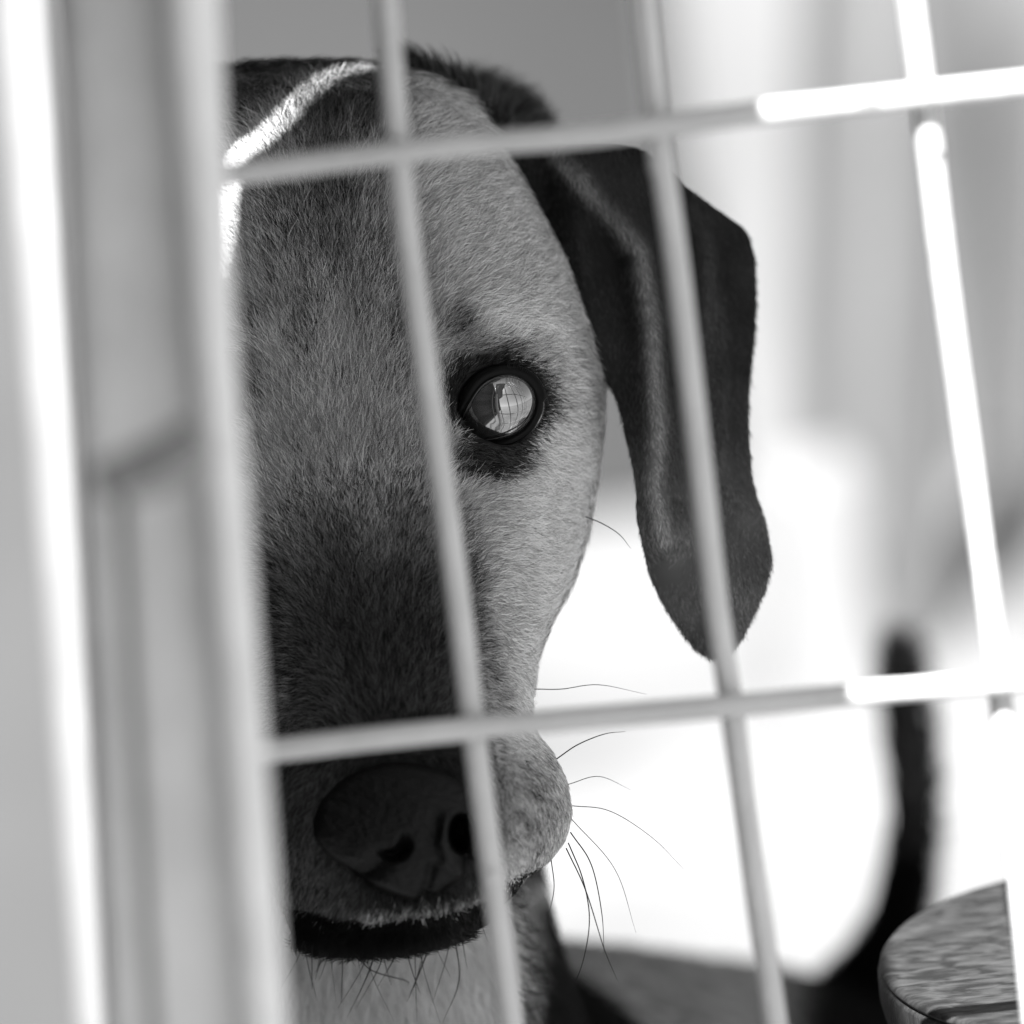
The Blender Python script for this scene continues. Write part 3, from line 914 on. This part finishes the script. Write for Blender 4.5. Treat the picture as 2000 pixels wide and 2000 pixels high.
WR = 0.0036
V1 = [(727, 0), (752, 290), (776, 500), (818, 800), (858, 1080), (893, 1370), (925, 1620), (965, 1930)]
V2 = [(1215, 0), (1240, 240), (1277, 500), (1318, 850), (1350, 1130), (1380, 1330), (1416, 1600), (1463, 1930)]
V3 = [(1718, 0), (1742, 180), (1780, 500), (1820, 800), (1858, 1080), (1885, 1290), (1907, 1500), (1950, 1930)]
V0 = [(136, 0), (164, 300), (250, 1000), (310, 1400), (375, 1930)]
wire('vertical_wire', V1, WR, 0, 'v'); wire('vertical_wire', V2, WR, 0, 'v'); wire('vertical_wire', V3, WR, 0, 'v'); wire('vertical_wire', V0, WR, 0, 'v')
for k in (1, 2, 3): wire('vertical_wire', [(x + 492 * k, y) for x, y in V3], WR, 0, 'v')
H1 = [(430, 330), (600, 307), (750, 288), (900, 272), (1100, 256), (1240, 238), (1440, 212), (1640, 190), (1930, 158)]
H2 = [(430, 1426), (540, 1413), (700, 1394), (893, 1374), (1100, 1356), (1375, 1332), (1550, 1316), (1700, 1302), (1930, 1285)]
for dy in (0,):
    wire('horizontal_wire', H1, WR * 0.97, 0.0065, (0.015, 0.45)); wire('horizontal_wire', H2, WR * 0.97, 0.0065, (0.015, 0.45))
bead = []
for Vw in (V1, V2, V3):
    for Hw in (H1, H2):
        hx, hy = zip(*Hw); vx, vy = zip(*Vw)
        y = hy[0]
        for _ in range(6): x = np.interp(y, vy, vx); y = np.interp(x, hx, hy)
        c_ = Fp(x, y, 0.0035)
        bm = bmesh.new(); bmesh.ops.create_uvsphere(bm, u_segments=20, v_segments=14, radius=0.0041)
        for v_ in bm.verts: v_.co *= 1 + 0.12 * noise.noise(v_.co * 300 + Vector(c_ * 50))
        me = bpy.data.meshes.new('weld'); bm.to_mesh(me); bm.free(); me.polygons.foreach_set('use_smooth', [True] * len(me.polygons))
        o = link('weld', me, wire_m, fence); o.location = Vector(c_ - FO)
for dy in (-1090, -2180): wire('horizontal_wire', [(x, y + dy) for x, y in H1], WR, 0.0065, (0.015, 0.45))
for dy in (1090, 2180): wire('horizontal_wire', [(x, y + dy) for x, y in H2], WR, 0.0065, (0.015, 0.45))

# ------------------------------------------------------------------ gate post, frame and pole at the left
post_m = mat('galvanised_steel', coated(0.68)); pale_m = mat('pale_steel', coated(0.70)); pole_m = mat('white_painted_pole', coated(0.18))


def stand(top, bot, z):
    """foot and head of an upright seen from top to bottom of the view, 0.8 m high"""
    a, b = P(top, 0, z + 60), P(bot, 1932, z - 60)
    d = (a - b) / (a - b)[2]
    return b - d * b[2], b + d * (0.80 - b[2])


def post_box(name, a, b, w, dp, bev, m, parent, origin):
    ax_ = (b - a) / np.linalg.norm(b - a)
    v, f = box((0, 0, 0.5 * np.linalg.norm(b - a)), (w, dp, np.linalg.norm(b - a)), bevel=bev)
    R = Vector((0, 0, 1)).rotation_difference(Vector(ax_)).to_matrix()
    v = np.array([R @ Vector(q) for q in v]) + a - origin
    return link(name, mesh_np(name, v, f), m, parent)


def tube_up(name, a, b, r, m, parent, origin):
    v, f = tube([a, (a + b) / 2, b], [r] * 3, n=30, nc=32, up=(0, 1, 0))
    return link(name, mesh_np(name, v - origin, f), m, parent)


a, b = P(46, 0, -2900), P(204, 1932, -3100)
d = (a - b) / (a - b)[2]
a, b = b - d * b[2], b + d * (1.2 - b[2])
pole = tube_up('white_pole', a, b, 0.0122, pole_m, None, a); pole.location = a
tag(pole, 'white round pole brightly sunlit, standing behind the gate post at the far left', 'pole')
a, b = stand(262, 345, 1650)
gate = empty('gate_post', a); tag(gate, 'wide grey square steel gate post at the left with a bolt across it', 'gate post')
post_box('post', a, b, 0.043, 0.03, 0.010, post_m, gate, a)
dark_m = mat('bolt_steel', coated(0.2))
v, f = tube([P(180, 908, 2350), P(250, 895, 2350), P(320, 868, 2350), P(380, 822, 2350)], [0.004, 0.0066, 0.0070, 0.006], n=16, nc=16); link('bolt', mesh_np('bolt', v - a, f), dark_m, gate)
v, f = tube([P(212, 940, 2380), P(210, 868, 2380)], [0.0034] * 2, n=8, nc=12, up=(0, 1, 0)); link('bolt_handle', mesh_np('bolt_handle', v - a, f), dark_m, gate)
v, f = tube([P(232, 930, 1930), P(292, 1980, 1930)], [0.0020] * 2, n=12, nc=12, up=(0, 1, 0)); link('groove_strip', mesh_np('groove_strip', v - a, f), dark_m, gate)  # dark strip added for the groove line down the post
a, b = stand(348, 496, 1800)
gf = tube_up('gate_tube', a, b, 0.0066, pale_m, None, a); gf.location = a
tag(gf, 'light grey round gate tube between the square post and the wire fence', 'gate tube')

# ------------------------------------------------------------------ round wooden stool
def wood_build(nt, b):
    noisemix(nt, b, 0.002, 0.030, scale=90, detail=10, stretch=(1.0, 3.0, 1.0), rough=0.6, bump=0.5, bscale=90, lo=0.40, hi=0.63, dist=0.6, rot=(0, 0, 0.35))
wood_m = mat('grained_wood', wood_build)
SR = 0.082
sc0 = P(1662 + SR * U * 0.97, 1784, -210)
stool = empty('stool', (sc0[0], sc0[1], 0)); tag(stool, 'small round wooden stool with grained seat behind the wires at lower right', 'stool')
zt = sc0[2]


def lathe(prof_, n=96):
    V = []
    for r, z in prof_:
        for j in range(n):
            a = 2 * math.pi * j / n; V.append((r * math.cos(a), r * math.sin(a), z))
    return np.array(V), loft_faces(len(prof_), n)


v, f = lathe([(0.02, -0.0026), (SR - 0.0006, -0.0026), (SR - 0.0004, -0.0016), (SR - 0.0014, -0.0004), (SR - 0.003, 0), (0.01, 0)])
seat = link('seat', mesh_np('seat', v, f), wood_m, stool); seat.location = (0, 0, zt); seat.rotation_euler = (math.radians(4.5), math.radians(2.5), 0)
band_m = mat('seat_edge_wood', lambda nt, b: noisemix(nt, b, 0.002, 0.016, scale=60, detail=8, stretch=(3, 3, 0.7), rough=0.6, bump=0.5, bscale=200, lo=0.38, hi=0.66))
v, f = lathe([(0.02, -0.024), (SR - 0.009, -0.024), (SR - 0.004, -0.0222), (SR - 0.001, -0.0175), (SR + 0.0002, -0.012), (SR + 0.0004, -0.0046), (SR - 0.0004, -0.0036), (SR - 0.0018, -0.0032), (SR - 0.0018, -0.0028), (0.01, -0.0028)])
band = link('edge_band', mesh_np('edge_band', v, f), band_m, stool); band.location = (0, 0, zt); band.rotation_euler = seat.rotation_euler
for k in range(4):
    a = math.pi / 4 + k * math.pi / 2
    v, f = tube([(0.05 * math.cos(a), 0.05 * math.sin(a), zt - 0.023), (0.095 * math.cos(a), 0.095 * math.sin(a), 0.0)], [0.010, 0.008], n=12, nc=16)
    link('leg', mesh_np('leg', v, f), wood_m, stool)

# ------------------------------------------------------------------ unseen board added between the sun and the dog
# out of frame to cast shade; its slot is cut to the sun streak's shape
TS = 0.50
NPL = np.cross(SUN, (0, 0, 1)); NPL /= np.linalg.norm(NPL)
E2 = np.cross(NPL, SUN)
O = P(620, 300, -200) + SUN * TS


def proj(w):
    q = np.asarray(w) - O
    return np.array([q @ NPL, q @ E2])


sh = [Fp(1590, -2300), Fp(1560, -500), Fp(1425, -40), Fp(1440, 210), Fp(1610, 1310), Fp(1700, 2150), P(330, 2750, 1250), P(200, 2000, 1250), P(80, 966, 1250), P(-200, -1200, 1250), P(-300, -2400, 1250)]
poly = [proj(w) for w in sh]
STREAK = [(704, 137, 12), (670, 141, 15), (625, 155, 19), (582, 186, 22), (545, 224, 24), (500, 266, 22), (452, 300, 17), (438, 335, 13), (430, 380, 18), (426, 430, 22), (418, 480, 14), (408, 530, 10)]
sp = np.array([proj(P(x, y, Z(x, y))) for x, y, w in STREAK])
sp = catmull(sp, 30)
tn_ = np.gradient(sp, axis=0); tn_ /= np.linalg.norm(tn_, axis=1)[:, None]
nn_ = np.column_stack([-tn_[:, 1], tn_[:, 0]])
hw = 0.0034
hole = [tuple(q) for q in sp + nn_ * hw] + [tuple(q) for q in (sp - nn_ * hw)[::-1]]
from mathutils.geometry import tessellate_polygon
allp = [tuple(q) for q in poly] + hole
tri_ = tessellate_polygon([[Vector((a, b, 0)) for a, b in poly], [Vector((a, b, 0)) for a, b in hole]])
screen_m = mat('shade_board_wood', lambda nt, b: noisemix(nt, b, 0.18, 0.3, scale=8, stretch=(1, 8, 1), rough=0.8))
scr = empty('added_shade_board', (O[0], O[1], 0)); tag(scr, 'added unseen board with a cut slot that shades the dog and the gate', 'screen')
SO = np.array(scr.location)
n = len(allp)
top = [O + NPL * a + E2 * b - SO for a, b in allp]; bot = [t + SUN * 0.003 for t in top]
fs = [tuple(t) for t in tri_] + [tuple(q + n for q in reversed(t)) for t in tri_]
m0 = len(poly)
fs += [(i, (i + 1) % m0, n + (i + 1) % m0, n + i) for i in range(m0)]
hn = n - m0
fs += [(m0 + i, m0 + (i + 1) % hn, n + m0 + (i + 1) % hn, n + m0 + i) for i in range(hn)]
link('board', mesh_np('board', np.array(top + bot), fs, False), screen_m, scr)
pc = O + NPL * max(q[0] for q in poly) * 0 + E2 * 0 + SUN * 0.02 - SO
DBG = [unP(O + NPL * a + E2 * b) for a, b in poly]
bpy.context.view_layer.update()
